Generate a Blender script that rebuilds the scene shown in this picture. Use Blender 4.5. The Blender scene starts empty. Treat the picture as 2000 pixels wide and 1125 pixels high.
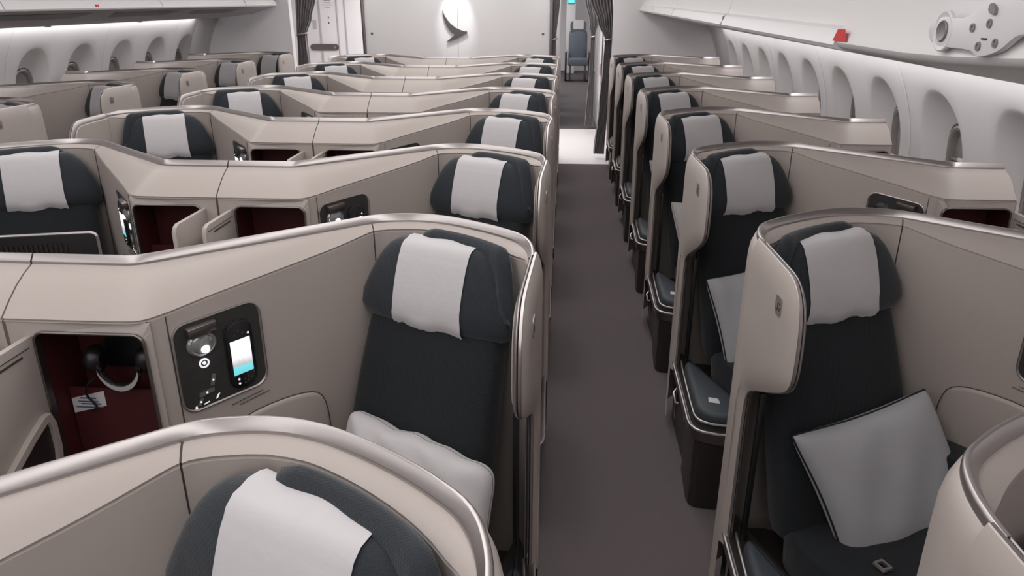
import bpy, bmesh, math, random
from mathutils import Vector, Matrix
R = math.radians
random.seed(7)
scene = bpy.context.scene
COL = scene.collection

# ------------------------------------------------------------------ camera
F_PX, W_PX = 1450.0, 2000.0
PITCH = math.atan(562.5 / F_PX)
YAW = math.atan(106.0 / (F_PX / math.cos(PITCH)))
cam_d = bpy.data.cameras.new('camera')
cam_d.sensor_width = 36.0
cam_d.lens = 36.0 * F_PX / W_PX
cam_d.clip_start = 0.03
cam = bpy.data.objects.new('camera', cam_d)
cam.location = (0, 0, 1.78)
cam.rotation_euler = (math.pi / 2 - PITCH, 0, YAW)
COL.objects.link(cam)
scene.camera = cam

# ------------------------------------------------------------------ world, exposure
world = bpy.data.worlds.new('cabin_world')
scene.world = world
world.use_nodes = True
world.node_tree.nodes['Background'].inputs[0].default_value = (0.9, 0.92, 1.0, 1)
world.node_tree.nodes['Background'].inputs[1].default_value = 0.3
scene.view_settings.view_transform = 'Standard'
scene.view_settings.look = 'None'
scene.view_settings.gamma = 1
scene.view_settings.use_curve_mapping = False
scene.view_settings.exposure = 0.14


def area(name, loc, rot, sx, sy, power, col=(1, 0.975, 0.97)):
    d = bpy.data.lights.new(name, 'AREA')
    d.shape = 'RECTANGLE'
    d.size, d.size_y, d.energy, d.color = sx, sy, power, col
    o = bpy.data.objects.new(name, d)
    o.location, o.rotation_euler = loc, rot
    COL.objects.link(o)
    return o


# ceiling lights above both aisles and over the centre seats, wash lights under the bins
area('ceiling_light_aisle', (0.2, 4.1, 2.26), (0, 0, 0), 0.9, 10.8, 82)
area('ceiling_light_aisle', (-2.7, 4.1, 2.26), (0, 0, 0), 0.9, 10.8, 73)
area('ceiling_light_centre', (-1.25, 4.1, 2.26), (0, 0, 0), 1.0, 10.8, 58)
area('ceiling_light_forward', (0.2, -3.6, 2.26), (0, 0, 0), 0.9, 4.4, 75)
area('ceiling_light_forward', (-2.7, -3.6, 2.26), (0, 0, 0), 0.9, 4.4, 75)
area('galley_light', (-1.25, 10.1, 2.25), (0, 0, 0), 5.0, 1.2, 75)
area('far_cabin_light', (0.0, 16.0, 2.25), (0, 0, 0), 4.0, 7.0, 170)
area('sidewall_wash_light', (-4.06, 4.0, 1.582), (0, R(24), 0), 0.04, 9.0, 12)
area('sidewall_wash_light', (1.56, 4.0, 1.509), (0, R(-24), 0), 0.04, 9.0, 12)
sp = bpy.data.lights.new('emblem_spot', 'SPOT')
sp.energy, sp.spot_size, sp.spot_blend, sp.shadow_soft_size = 24, R(33), 0.7, 0.02
spo = bpy.data.objects.new('emblem_spot', sp)
spo.location = (-1.25, 8.45, 2.28)
spo.rotation_euler = (Vector((-1.25, 8.93, 1.60)) - Vector(spo.location)).to_track_quat('-Z', 'Y').to_euler()
COL.objects.link(spo)


# ------------------------------------------------------------------ materials
def srgb(c):
    return tuple(((x / 255) / 12.92 if x / 255 <= 0.04045 else ((x / 255 + 0.055) / 1.055) ** 2.4) for x in c)


def mat(name, rgb, rough=0.5, metal=0.0, noise=0.0, nscale=40, bump=0.0, bscale=300, emit=None, estr=0, spec=0.5,
        sheen=0, alpha=None, weave=None):
    m = bpy.data.materials.new(name)
    m.use_nodes = True
    nt = m.node_tree
    b = nt.nodes['Principled BSDF']
    c = srgb(rgb)
    b.inputs['Base Color'].default_value = (*c, 1)
    b.inputs['Roughness'].default_value = rough
    b.inputs['Metallic'].default_value = metal
    b.inputs['Specular IOR Level'].default_value = spec
    if sheen:
        b.inputs['Sheen Weight'].default_value = sheen
        b.inputs['Sheen Roughness'].default_value = 0.5
    tc = nt.nodes.new('ShaderNodeTexCoord')
    if noise:
        n = nt.nodes.new('ShaderNodeTexNoise')
        n.inputs['Scale'].default_value = nscale
        n.inputs['Detail'].default_value = 4
        nt.links.new(tc.outputs['Object'], n.inputs['Vector'])
        mx = nt.nodes.new('ShaderNodeMix')
        mx.data_type = 'RGBA'
        mx.inputs[6].default_value = (*[v * (1 - noise) for v in c], 1)
        mx.inputs[7].default_value = (*[min(1, v * (1 + noise)) for v in c], 1)
        nt.links.new(n.outputs['Fac'], mx.inputs[0])
        nt.links.new(mx.outputs[2], b.inputs['Base Color'])
    if bump:
        bp = nt.nodes.new('ShaderNodeBump')
        bp.inputs['Strength'].default_value = bump
        bp.inputs['Distance'].default_value = 0.002
        if weave:
            n2 = nt.nodes.new('ShaderNodeTexVoronoi')
            n2.inputs['Scale'].default_value = weave
            n2.inputs['Randomness'].default_value = 0.2
            nt.links.new(tc.outputs['Object'], n2.inputs['Vector'])
            nt.links.new(n2.outputs['Distance'], bp.inputs['Height'])
        else:
            n2 = nt.nodes.new('ShaderNodeTexNoise')
            n2.inputs['Scale'].default_value = bscale
            n2.inputs['Detail'].default_value = 2
            nt.links.new(tc.outputs['Object'], n2.inputs['Vector'])
            nt.links.new(n2.outputs['Fac'], bp.inputs['Height'])
        nt.links.new(bp.outputs['Normal'], b.inputs['Normal'])
    if emit:
        b.inputs['Emission Color'].default_value = (*srgb(emit), 1)
        b.inputs['Emission Strength'].default_value = estr
    if alpha is not None:
        b.inputs['Alpha'].default_value = alpha
    return m


LEATHER = mat('cream_leather', (174, 164, 158), 0.42, noise=0.03, nscale=6, bump=0.12, bscale=500)
METAL = mat('brushed_metal_trim', (180, 174, 172), 0.33, 0.88)
METAL_D = mat('dark_metal', (120, 114, 112), 0.3, 0.9)
FABRIC = mat('charcoal_blue_fabric', (28, 32, 36), 0.85, noise=0.25, nscale=300, bump=0.5, weave=230, sheen=0.12, spec=0.3)
FABRIC_W = mat('woven_headrest_fabric', (38, 43, 49), 0.8, noise=0.45, nscale=420, bump=0.35, weave=240, sheen=0.2, spec=0.3)
COVER = mat('white_cotton', (196, 193, 195), 0.85, noise=0.03, nscale=25, bump=0.35, bscale=60)
PILLOWM = mat('grey_cotton', (176, 176, 180), 0.85, noise=0.03, nscale=15, bump=0.25, bscale=300, sheen=0.1)
PILLOWW = mat('pale_cotton', (200, 196, 197), 0.85, noise=0.03, nscale=15, bump=0.35, bscale=40)
PIPING = mat('navy_piping', (24, 27, 32), 0.7)
PADM = mat('slate_padding', (54, 60, 66), 0.55, bump=0.15, bscale=400)
PLATE = mat('satin_plate', (150, 142, 138), 0.35, 0.4)
DARKP = mat('dark_brown_plastic', (46, 38, 38), 0.35, noise=0.1, nscale=20)
BLACKP = mat('black_plastic', (22, 22, 24), 0.35)
PANELM = mat('graphite_panel', (52, 50, 51), 0.4, noise=0.05, nscale=80)
RED = mat('dark_red_lining', (66, 7, 13), 0.7, noise=0.35, nscale=9)
WALLM = mat('white_sidewall', (226, 223, 224), 0.5, noise=0.01, nscale=4)
WHITEP = mat('white_plastic', (232, 229, 230), 0.4)
BULKM = mat('pearl_bulkhead', (234, 231, 232), 0.45)
CEILM = mat('white_ceiling', (236, 234, 234), 0.6)
CARPET = mat('taupe_carpet', (100, 92, 93), 0.95, noise=0.22, nscale=180, bump=0.8, bscale=400, spec=0.15)
CARPET2 = mat('grey_carpet', (100, 95, 96), 0.95, noise=0.15, nscale=160, bump=0.6, bscale=400, spec=0.15)
VINYL = mat('pale_vinyl', (226, 222, 221), 0.45, noise=0.03, nscale=60)
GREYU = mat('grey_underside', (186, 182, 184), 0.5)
SCREWM = mat('grey_screw', (140, 136, 138), 0.4, 0.3)
SLOTM = mat('dark_slot', (138, 134, 136), 0.5)
BLIND = mat('pearl_blind', (158, 153, 153), 0.25, 0.3)
FRAMEM = mat('window_frame', (172, 166, 165), 0.28, 0.35)
GLASSD = mat('dark_glass', (28, 27, 30), 0.1, 0.0, spec=0.8)
CURT = mat('grey_curtain', (128, 121, 123), 0.9, noise=0.12, nscale=60, bump=0.3, bscale=300, sheen=0.2)
REDTAG = mat('red_tag', (224, 48, 52), 0.5)
EMBLEM = mat('dark_grey_metal', (92, 88, 88), 0.4, 0.2)
SEAMD = mat('dark_seam', (70, 62, 60), 0.7)
WHITEG = mat('white_print', (230, 230, 232), 0.5, emit=(235, 240, 245), estr=0.6)
GREYPRINT = mat('grey_print', (86, 82, 84), 0.6)
BLUEPRINT = mat('blue_print', (70, 84, 120), 0.6)
LAMPM = mat('lamp_glow', (255, 255, 255), 0.3, emit=(255, 252, 245), estr=9)
LENS = mat('frosted_lens', (150, 150, 152), 0.15, 0.5)
CYAN = mat('cyan_screen', (80, 200, 225), 0.3, emit=(90, 215, 240), estr=1.2)
SEATG = mat('slate_seat_fabric', (98, 106, 114), 0.85, noise=0.35, nscale=70, bump=0.4, bscale=200)
BLUEW = mat('premium_cover', (214, 213, 214), 0.8)


def screen_mat():
    m = bpy.data.materials.new('handset_screen')
    m.use_nodes = True
    nt = m.node_tree
    b = nt.nodes['Principled BSDF']
    tc = nt.nodes.new('ShaderNodeTexCoord')
    sep = nt.nodes.new('ShaderNodeSeparateXYZ')
    nt.links.new(tc.outputs['Generated'], sep.inputs[0])
    n = nt.nodes.new('ShaderNodeTexNoise')
    n.inputs['Scale'].default_value = 5
    n.inputs['Detail'].default_value = 5
    nt.links.new(tc.outputs['Generated'], n.inputs['Vector'])
    add = nt.nodes.new('ShaderNodeMath')
    add.operation = 'MULTIPLY_ADD'
    add.inputs[1].default_value = 0.12
    nt.links.new(n.outputs['Fac'], add.inputs[0])
    nt.links.new(sep.outputs['Z'], add.inputs[2])
    cr = nt.nodes.new('ShaderNodeValToRGB')
    e = cr.color_ramp.elements
    e[0].position, e[0].color = 0.0, (0.12, 0.50, 0.56, 1)
    e[1].position, e[1].color = 1.0, (1, 1, 1, 1)
    for p, c in ((0.26, (0.16, 0.62, 0.68, 1)), (0.34, (0.45, 0.42, 0.42, 1)), (0.44, (0.62, 0.60, 0.62, 1)), (0.58, (0.93, 0.93, 0.95, 1))):
        q = e.new(p)
        q.color = c
    nt.links.new(add.outputs[0], cr.inputs[0])
    b.inputs['Base Color'].default_value = (0.02, 0.02, 0.02, 1)
    b.inputs['Roughness'].default_value = 0.2
    nt.links.new(cr.outputs[0], b.inputs['Emission Color'])
    b.inputs['Emission Strength'].default_value = 1.15
    return m


SCREEN = screen_mat()


# ------------------------------------------------------------------ mesh helpers
class MB:
    def __init__(s):
        s.v, s.f = [], []

    def add(s, vs, fs):
        n = len(s.v)
        s.v += [tuple(p) for p in vs]
        s.f += [tuple(i + n for i in f) for f in fs]
        return s

    def loft(s, rings, closed=True, cap0=False, cap1=False, loop=False):
        n = len(rings[0])
        vs = [p for r in rings for p in r]
        fs = []
        m = len(rings)
        for i in range(m if loop else m - 1):
            a, b = i * n, ((i + 1) % m) * n
            for j in range(n if closed else n - 1):
                k = (j + 1) % n
                fs.append((a + j, a + k, b + k, b + j))
        if cap0:
            fs.append(tuple(reversed(range(n))))
        if cap1:
            fs.append(tuple((m - 1) * n + j for j in range(n)))
        return s.add(vs, fs)

    def box(s, c, d, fr=None):
        vs = []
        for z in (-1, 1):
            for y in (-1, 1):
                for x in (-1, 1):
                    p = (c[0] + x * d[0] / 2, c[1] + y * d[1] / 2, c[2] + z * d[2] / 2)
                    vs.append(fr(p) if fr else p)
        return s.add(vs, [(0, 2, 3, 1), (4, 5, 7, 6), (0, 1, 5, 4), (2, 6, 7, 3), (0, 4, 6, 2), (1, 3, 7, 5)])

    def prism(s, outline, z0, z1, fr=None):
        """outline: list of 2-D points, extruded along the third axis of frame fr(a,b,c)"""
        fr = fr or (lambda p: p)
        return s.loft([[fr((a, b, z0)) for a, b in outline], [fr((a, b, z1)) for a, b in outline]], True, True, True)

    def tube(s, path, r, n=8, closed=False, caps=True):
        P = [Vector(p) for p in path]
        rings = []
        m = len(P)
        up = Vector((0, 0, 1))
        for i in range(m):
            a = P[(i - 1) % m] if (closed or i > 0) else P[i]
            b = P[(i + 1) % m] if (closed or i < m - 1) else P[i]
            t = (b - a).normalized()
            u = up if abs(t.dot(up)) < 0.95 else Vector((0, 1, 0))
            x = t.cross(u).normalized()
            y = x.cross(t)
            rr = r[i] if isinstance(r, (list, tuple)) else r
            rings.append([P[i] + (x * math.cos(2 * math.pi * k / n) + y * math.sin(2 * math.pi * k / n)) * rr for k in range(n)])
        return s.loft(rings, True, not closed and caps, not closed and caps, closed)

    def build(s, name, m, parent=None, hand=1, smooth=True, angle=38, bevel=0):
        me = bpy.data.meshes.new(name)
        vs = [(hand * p[0], p[1], p[2]) for p in s.v] if hand != 1 else s.v
        me.from_pydata(vs, [], s.f)
        bm = bmesh.new()
        bm.from_mesh(me)
        bmesh.ops.remove_doubles(bm, verts=bm.verts, dist=1e-5)
        if bevel:
            es = [e for e in bm.edges if len(e.link_faces) == 2 and e.calc_face_angle(0) > 0.6]
            bmesh.ops.bevel(bm, geom=es, offset=bevel, segments=2, affect='EDGES', profile=0.5)
        bmesh.ops.recalc_face_normals(bm, faces=bm.faces)
        bm.to_mesh(me)
        bm.free()
        if smooth:
            for p in me.polygons:
                p.use_smooth = True
            me.set_sharp_from_angle(angle=R(angle))
        me.materials.append(m)
        o = bpy.data.objects.new(name, me)
        COL.objects.link(o)
        if parent:
            o.parent = parent
        return o


def tag(o, label=None, cat=None, group=None, kind=None):
    if label:
        o['label'] = label
    if cat:
        o['category'] = cat
    if group:
        o['group'] = group
    if kind:
        o['kind'] = kind
    return o


def empty(name, loc=(0, 0, 0), rz=0):
    o = bpy.data.objects.new(name, None)
    o.empty_display_size = 0.1
    o.location = loc
    o.rotation_euler = (0, 0, rz)
    COL.objects.link(o)
    return o


def struct(name, mb, m, parent=None, **k):
    o = mb.build(name, m, parent, **k)
    if parent is None:
        o['kind'] = 'structure'
    return o


KIDS = {}


def copy_tree(o, parent=None):
    c = o.copy()
    COL.objects.link(c)
    if parent is not None:
        c.parent = parent
    for ch in CHILD.get(o.name, []):
        copy_tree(ch, c)
    return c


def index_children():
    d = {}
    for o in bpy.data.objects:
        if o.parent:
            d.setdefault(o.parent.name, []).append(o)
    return d


def lerp(a, b, t):
    return a + (b - a) * t


def subdiv_pts(pts, it=1, closed=False):
    """Chaikin corner cutting on tuples"""
    for _ in range(it):
        out = [] if closed else [pts[0]]
        n = len(pts)
        for i in range(n if closed else n - 1):
            a, b = pts[i], pts[(i + 1) % n]
            out.append(tuple(lerp(x, y, .25) for x, y in zip(a, b)))
            out.append(tuple(lerp(x, y, .75) for x, y in zip(a, b)))
        if not closed:
            out.append(pts[-1])
        pts = out
    return pts


def rrect(x0, y0, x1, y1, r, n=5, skew=0.0):
    """rounded rectangle outline; skew raises the y value along x"""
    out = []
    for cx, cy, a0 in ((x1 - r, y1 - r, 0), (x0 + r, y1 - r, 90), (x0 + r, y0 + r, 180), (x1 - r, y0 + r, 270)):
        for k in range(n + 1):
            a = R(a0 + 90 * k / n)
            x, y = cx + r * math.cos(a), cy + r * math.sin(a)
            out.append((x, y + skew * (x - x0)))
    return out


def circ(cx, cy, r, n=20, ry=None):
    ry = ry or r
    return [(cx + r * math.cos(2 * math.pi * k / n), cy + ry * math.sin(2 * math.pi * k / n)) for k in range(n)]


def inset(poly, d):
    """offset closed 2-D polygon inwards (polygon counter-clockwise)"""
    n = len(poly)
    area2 = sum(poly[i][0] * poly[(i + 1) % n][1] - poly[(i + 1) % n][0] * poly[i][1] for i in range(n))
    sg = 1 if area2 > 0 else -1
    out = []
    for i in range(n):
        a, b, c = Vector(poly[i - 1]), Vector(poly[i]), Vector(poly[(i + 1) % n])
        e1, e2 = (b - a).normalized(), (c - b).normalized()
        n1, n2 = Vector((-e1.y, e1.x)) * sg, Vector((-e2.y, e2.x)) * sg
        m = (n1 + n2)
        if m.length < 1e-6:
            m = n1
        m.normalize()
        k = d / max(0.5, m.dot(n1))
        out.append((b.x + m.x * k, b.y + m.y * k))
    return out


# ------------------------------------------------------------------ cabin shell
CX = -1.245            # centre line of the cabin
WR, WL = 1.72, -4.20   # sidewalls at window height
YB = 8.95              # end bulkheads
Y0 = -6.2              # cabin behind the camera

f = MB().box(((WR + WL) / 2, (Y0 + 8.62) / 2, -0.02), (6.4, 8.62 - Y0, 0.04))
struct('floor', f, CARPET)
f = MB().box(((WR + WL) / 2, (8.62 + 11.13) / 2, -0.02), (6.4, 11.13 - 8.62, 0.04))
struct('floor', f, VINYL)
f = MB().box(((WR + WL) / 2, (11.13 + 25) / 2, -0.02), (6.4, 25 - 11.13, 0.04))
struct('floor', f, CARPET2)

# ceiling: shallow vault
ring = []
for k in range(17):
    t = k / 16
    x = lerp(-4.0, 1.52, t)
    z = 2.05 + 0.27 * math.sin(math.pi * t) ** 0.6
    ring.append((x, z))
c = MB().loft([[(x, Y0, z) for x, z in ring], [(x, 25, z) for x, z in ring]], closed=False)
struct('ceiling', c, CEILM)


def wall_x(z):
    """outward bulge of the fuselage lining, relative to x at window-arch height"""
    return 0.085 - 0.20 * (z - 0.95) ** 2 / 0.25 * (0.62 if z > .95 else .2)


def sidewall(side, xw, y_arch0, pitch, ks, sname, ztop, zarch):
    """windows are deep scalloped recesses in the lining; one bay of wall per window"""
    zc, hh, hw = zarch - 0.30, 0.30, 0.205
    X = lambda z, o=0: xw + side * (wall_x(z) - wall_x(zarch) + o)
    z0 = 0.62
    n = 48
    mb = MB()
    wid = 0
    for k in ks:
        yc = y_arch0 + pitch * k
        hp = pitch / 2
        rings = []
        ang = [2 * math.pi * i / n for i in range(n)]
        # boundary rectangle by angle
        base = []
        ell = []
        for a in ang:
            ca, sa = math.cos(a), math.sin(a)
            # superellipse outline of the recess
            p = 2.3
            rr = (abs(ca) ** p + abs(sa) ** p) ** (-1 / p)
            ell.append((rr * ca, rr * sa))
            tx = hp / abs(ca) if abs(ca) > 1e-6 else 1e9
            tz = ((ztop - zc) if sa > 0 else (zc - z0)) / abs(sa) if abs(sa) > 1e-6 else 1e9
            t = min(tx, tz)
            base.append((t * ca, t * sa))
        # snap corners
        for cx_, cz_ in ((hp, ztop - zc), (-hp, ztop - zc), (-hp, z0 - zc), (hp, z0 - zc)):
            i = min(range(n), key=lambda q: (base[q][0] - cx_) ** 2 + (base[q][1] - cz_) ** 2)
            base[i] = (cx_, cz_)
        rings.append([(X(zc + b[1]), yc + b[0], zc + b[1]) for b in base])
        for t in (0.35, 0.7):
            rings.append([(X(zc + lerp(b[1], e[1] * hh, t)), yc + lerp(b[0], e[0] * hw, t), zc + lerp(b[1], e[1] * hh, t)) for b, e in zip(base, ell)])
        for sc, dep, drop in ((1.04, 0, 0), (1.0, 0.004, 0), (0.965, 0.016, .004), (0.90, 0.040, .014), (0.80, 0.070, .032), (0.70, 0.092, .05), (0.665, 0.10, .056)):
            rings.append([(X(zc - drop + e[1] * hh * sc, dep), yc + e[0] * hw * sc, zc - drop + e[1] * hh * sc) for e in ell])
        mb.loft(rings, True)
        # window pane assembly
        wid += 1
        fr = MB()
        zz = zc - .056
        fo = [[(X(zz + e[1] * hh * s_, d_), yc + e[0] * hw * s_, zz + e[1] * hh * s_) for e in ell]
              for s_, d_ in ((.665, .094), (.62, .088), (.585, .094), (.57, .112), (.56, .135))]
        fr.loft(fo, True)
        w = fr.build('window_%d' % (wid + (0 if side > 0 else 20)), FRAMEM)
        w['kind'] = 'structure'
        MB().loft([[(X(zz + e[1] * hh * s_, d_), yc + e[0] * hw * s_, zz + e[1] * hh * s_) for e in ell] for s_, d_ in ((.685, .0935), (.660, .0915))], True).build('gasket', SEAMD, w)
        gl = MB().loft([[(X(zz + e[1] * hh * .57, .13), yc + e[0] * hw * .57, zz + e[1] * hh * .57) for e in ell]], True, False, False)
        gl = MB()
        gl.add([(X(zz + e[1] * hh * .57, .13), yc + e[0] * hw * .57, zz + e[1] * hh * .57) for e in ell], [tuple(range(n))])
        gl.build('pane', GLASSD, w)
        # blind lowered part of the way, with its lip and pull tab
        lower = (-0.2, 0.15, -0.55, 0.3, -0.75)[k % 5]
        bl = [(e[0], max(e[1], lower)) for e in ell]
        b_ = MB().add([(X(zz + e[1] * hh * .565, .118), yc + e[0] * hw * .565, zz + e[1] * hh * .565) for e in bl], [tuple(range(n))])
        b_.build('window_blind', BLIND, w)
        wdt = hw * .565 * (1 - abs(lower) ** 2.3) ** (1 / 2.3)
        MB().box((X(zz + lower * hh * .565, .112), yc, zz + lower * hh * .565), (.012, 2 * wdt * .97, .014)).build('blind_lip', FRAMEM, w, bevel=.002)
        MB().box((X(zz + lower * hh * .565, .104), yc, zz + lower * hh * .565 + .006), (.016, .07, .018)).build('pull_tab', WHITEP, w, bevel=.003)
    ya, yb = y_arch0 + pitch * (ks[0] - .5), y_arch0 + pitch * (ks[-1] + .5)
    # plain lining beside the window bays and below them
    zs = [z0 + (ztop - z0) * i / 12 for i in range(13)]
    for a, b in ((Y0, ya), (yb, 11.2)):
        mb.loft([[(X(z), a, z) for z in zs], [(X(z), b, z) for z in zs]], closed=False)
    zs = [0 + z0 * i / 6 for i in range(7)]
    mb.loft([[(X(z) if z > 0 else X(.05), Y0, z) for z in zs], [(X(z) if z > 0 else X(.05), 11.2, z) for z in zs]], closed=False)
    w = struct(sname, mb, WALLM, angle=60)
    # joints between lining panels: thin recessed-looking strips, every second bay
    for k in ks[::2]:
        y = y_arch0 + pitch * (k + .5)
        zs = [0.3 + (ztop - 0.3) * i / 16 for i in range(17)]
        mb = MB().loft([[(X(z, -.0015), y - .0045, z) for z in zs], [(X(z, -.004), y, z) for z in zs], [(X(z, -.0015), y + .0045, z) for z in zs]], closed=False)
        mb.build('panel_joint', WHITEP, w)
    return X


XR = sidewall(1, WR, 3.01, 0.668, list(range(-3, 9)), 'wall_right', 1.56, 1.385)
XL = sidewall(-1, WL, 5.93, 0.637, list(range(-3, 5)), 'wall_left', 1.64, 1.42)
# plain frame panels, greyer than the lining, next to the end bulkheads
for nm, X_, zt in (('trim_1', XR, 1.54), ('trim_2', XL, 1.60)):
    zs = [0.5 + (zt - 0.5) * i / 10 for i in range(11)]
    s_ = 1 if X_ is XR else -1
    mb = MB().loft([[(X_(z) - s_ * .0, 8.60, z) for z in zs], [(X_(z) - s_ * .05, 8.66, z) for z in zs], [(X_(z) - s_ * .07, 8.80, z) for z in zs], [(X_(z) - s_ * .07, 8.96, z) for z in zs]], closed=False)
    struct(nm, mb, mat('grey_frame_panel', (196, 192, 193), 0.5))

# rear bulkhead behind the camera
struct('wall_rear', MB().box((CX, Y0 - .03, 1.15), (6.6, .06, 2.4)), BULKM)

# centre bulkhead with joint, corner strips and two small latches
bw = 1.075
bulk = struct('wall_centre', MB().box((CX, YB + .05, 1.12), (2 * bw, .10, 2.24)), BULKM, bevel=.006)
MB().box((CX + .012, YB - .0008, 1.12), (.006, .002, 2.2)).build('panel_joint', GREYU, bulk)
for sx in (-1, 1):
    MB().box((CX + sx * (bw + .008), YB + .03, 1.12), (.035, .1, 2.24)).build('edge_strip', METAL_D, bulk, bevel=.004)
    MB().loft([[(CX + sx * (bw - .085) + a * s_, YB - d_, 1.42 + b * s_) for a, b in circ(0, 0, .013)] for s_, d_ in ((1, 0), (1, .006), (.7, .008))], True, False, True).build('latch', METAL_D, bulk)

# bulkheads behind the window columns
struct('wall_end_right', MB().box((1.22, YB + .05, 1.12), (1.38, .10, 2.24)), BULKM, bevel=.006)
struct('wall_end_left', MB().box((-3.80, YB + .05, 1.12), (1.22, .10, 2.24)), BULKM, bevel=.006)

# galley monuments beyond the doors
gm = struct('wall_galley_centre', MB().box((-1.26, 11.9, 1.12), (2.24, 1.4, 2.24)), WHITEP, bevel=.01)
gr = struct('wall_galley_right', MB().box((1.22, 11.85, 1.12), (1.46, 1.4, 2.24)), WHITEP, bevel=.01)
MB().box((.53, 11.144, 1.15), (.012, .004, 1.9)).build('panel_joint', SEAMD, gr)
MB().box((.51, 11.135, .85), (.02, .02, .16)).build('grab_handle', METAL, gr, bevel=.005)
gl = struct('wall_galley_left', MB().box((-3.62, 11.9, 1.12), (1.36, 1.4, 2.24)), WHITEP, bevel=.01)
for x, wd in ((-3.55, .03), (-3.29, .022), (-3.175, .022)):
    MB().box((x, 11.197, 1.12), (wd, .012, 2.2)).build('door_strip', GREYU, gl, bevel=.003)
MB().prism(rrect(-3.72, 1.09, -3.30, 1.18, .045), 0, .02, lambda p: (p[0], 11.2 - p[2], p[1])).build('handle_plate', METAL_D, gl)
MB().prism(circ(-3.345, 1.135, .018), 0, .012, lambda p: (p[0], 11.178 - p[2], p[1])).build('lock', METAL, gl)
MB().box((-3.63, 11.195, 1.45), (.05, .008, .12)).build('placard', GREYU, gl)
for i, wd in enumerate((.10, .09, .15, .07)):
    MB().box((-3.42, 11.1985, 1.775 - i * .03), (wd, .003, .006)).build('placard_text', GREYPRINT, gl)
for z in (1.545, 1.475):
    MB().prism([(-3.43, z - .015), (-3.41, z - .015), (-3.415, z + .015), (-3.425, z + .012)], 0, .003, lambda p: (p[0], 11.2 - p[2], p[1])).build('pictogram', GREYPRINT, gl)

# emblem on the bulkhead
def pe(x, y):  # emblem outline point from a sketch grid, metres about the wall
    return (-1.402 + (x - 765) / 2000 * 1.30, 1.674 - (y - 165) / 1091 * .70)
em = [(765, 165), (800, 250), (850, 330), (910, 400), (990, 460), (1080, 500), (1140, 520), (1190, 522), (1195, 540), (1150, 570), (1080, 605), (1000, 640), (900, 680),
      (830, 706), (826, 698), (880, 655), (940, 610), (980, 575), (930, 545), (880, 495), (835, 430), (800, 350), (778, 260)]
em = [pe(*p) for p in em]
o = MB().prism(em, 0, .022, lambda p: (p[0], YB - .012 - p[2], p[1])).build('wall_emblem', EMBLEM, smooth=False)
tag(o, 'dark grey swept wing emblem lit on the white centre bulkhead', 'emblem')

# ------------------------------------------------------------------ overhead bins
def bin_row(name, side, xl, zl, xj, zj, ya, yb, cuts, label):
    root = empty(name, (xl, (ya + yb) / 2, zl))
    tag(root, label, 'overhead bin')
    mv = lambda p: (p[0] - xl, p[1] - (ya + yb) / 2, p[2] - zl)
    s_ = side
    # section: lip lower edge, band, fascia, top
    sec = [(xl + s_ * .02, zl - .004), (xl, zl), (xl - s_ * .006, zl + .01), (xl + s_ * .012, zl + .052), (xl + s_ * .018, zl + .060),
           (xl + s_ * .03, zl + .064), (xl + s_ * .04, zl + .10), (xl + s_ * .05, zl + .22), (xl + s_ * .03, zl + .36), (xl - s_ * .10, zl + .50)]
    ys = [ya] + cuts + [yb]
    for a, b in zip(ys[:-1], ys[1:]):
        m = MB().loft([[mv((x, a + .006, z)) for x, z in sec[:6]], [mv((x, b - .006, z)) for x, z in sec[:6]]], closed=False)
        m.build('latch_lip', WHITEP, root)
        m = MB().loft([[mv((x, a + .004, z)) for x, z in sec[5:]], [mv((x, b - .004, z)) for x, z in sec[5:]]], closed=False)
        m.build('bin_door', CEILM, root)
    und = [(xl + s_ * .02, zl - .004), (lerp(xl, xj, .33), lerp(zl, zj, .62)), (lerp(xl, xj, .7), lerp(zl, zj, .92)), (xj, zj), (xj + s_ * .10, zj + .01)]
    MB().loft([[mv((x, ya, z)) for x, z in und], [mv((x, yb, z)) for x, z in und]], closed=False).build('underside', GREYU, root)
    y = ya + .35
    while y < yb - 1.2:
        q0, q1 = (lerp(xl, xj, .10), lerp(zl, zj, .19)), (lerp(xl, xj, .24), lerp(zl, zj, .45))
        MB().add([mv((q0[0], y, q0[1] - .0012)), mv((q1[0], y + .08, q1[1] - .0012)), mv((q1[0], y + .92, q1[1] - .0012)), mv((q0[0], y + 1.0, q0[1] - .0012))], [(0, 1, 2, 3)]).build('service_slot', SLOTM, root)
        MB().loft([[mv((lerp(xl, xj, .62) + a, y + 1.12 + b, lerp(zl, zj, .86) - d)) for a, b in circ(0, 0, .022, 12)] for d in (0, .012)], True, False, True).build('reading_light', METAL, root)
        y += 1.28
    return root, mv


binL, mvl = bin_row('overhead_bin', -1, -3.30, 1.717, -4.16, 1.585, -1.0, 8.87, [0.9, 2.7, 4.45, 6.3, 8.0],
                    'row of white overhead bins above the left windows with grey underside')
for y, wd, zz in ((5.44, .12, 1.775), (8.62, 1.05, 1.79)):
    MB().prism(rrect(-wd / 2, -.03, wd / 2, .05, .012), -.004, .05, lambda p, y=y, zz=zz: mvl((-3.345 + p[2] * -1, y + p[0], zz + p[1]))).build('dark_recess', BLACKP, binL)
MB().box(mvl((-3.297, 5.385, 1.744)), (.006, .035, .014)).build('red_tag', REDTAG, binL)

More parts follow.
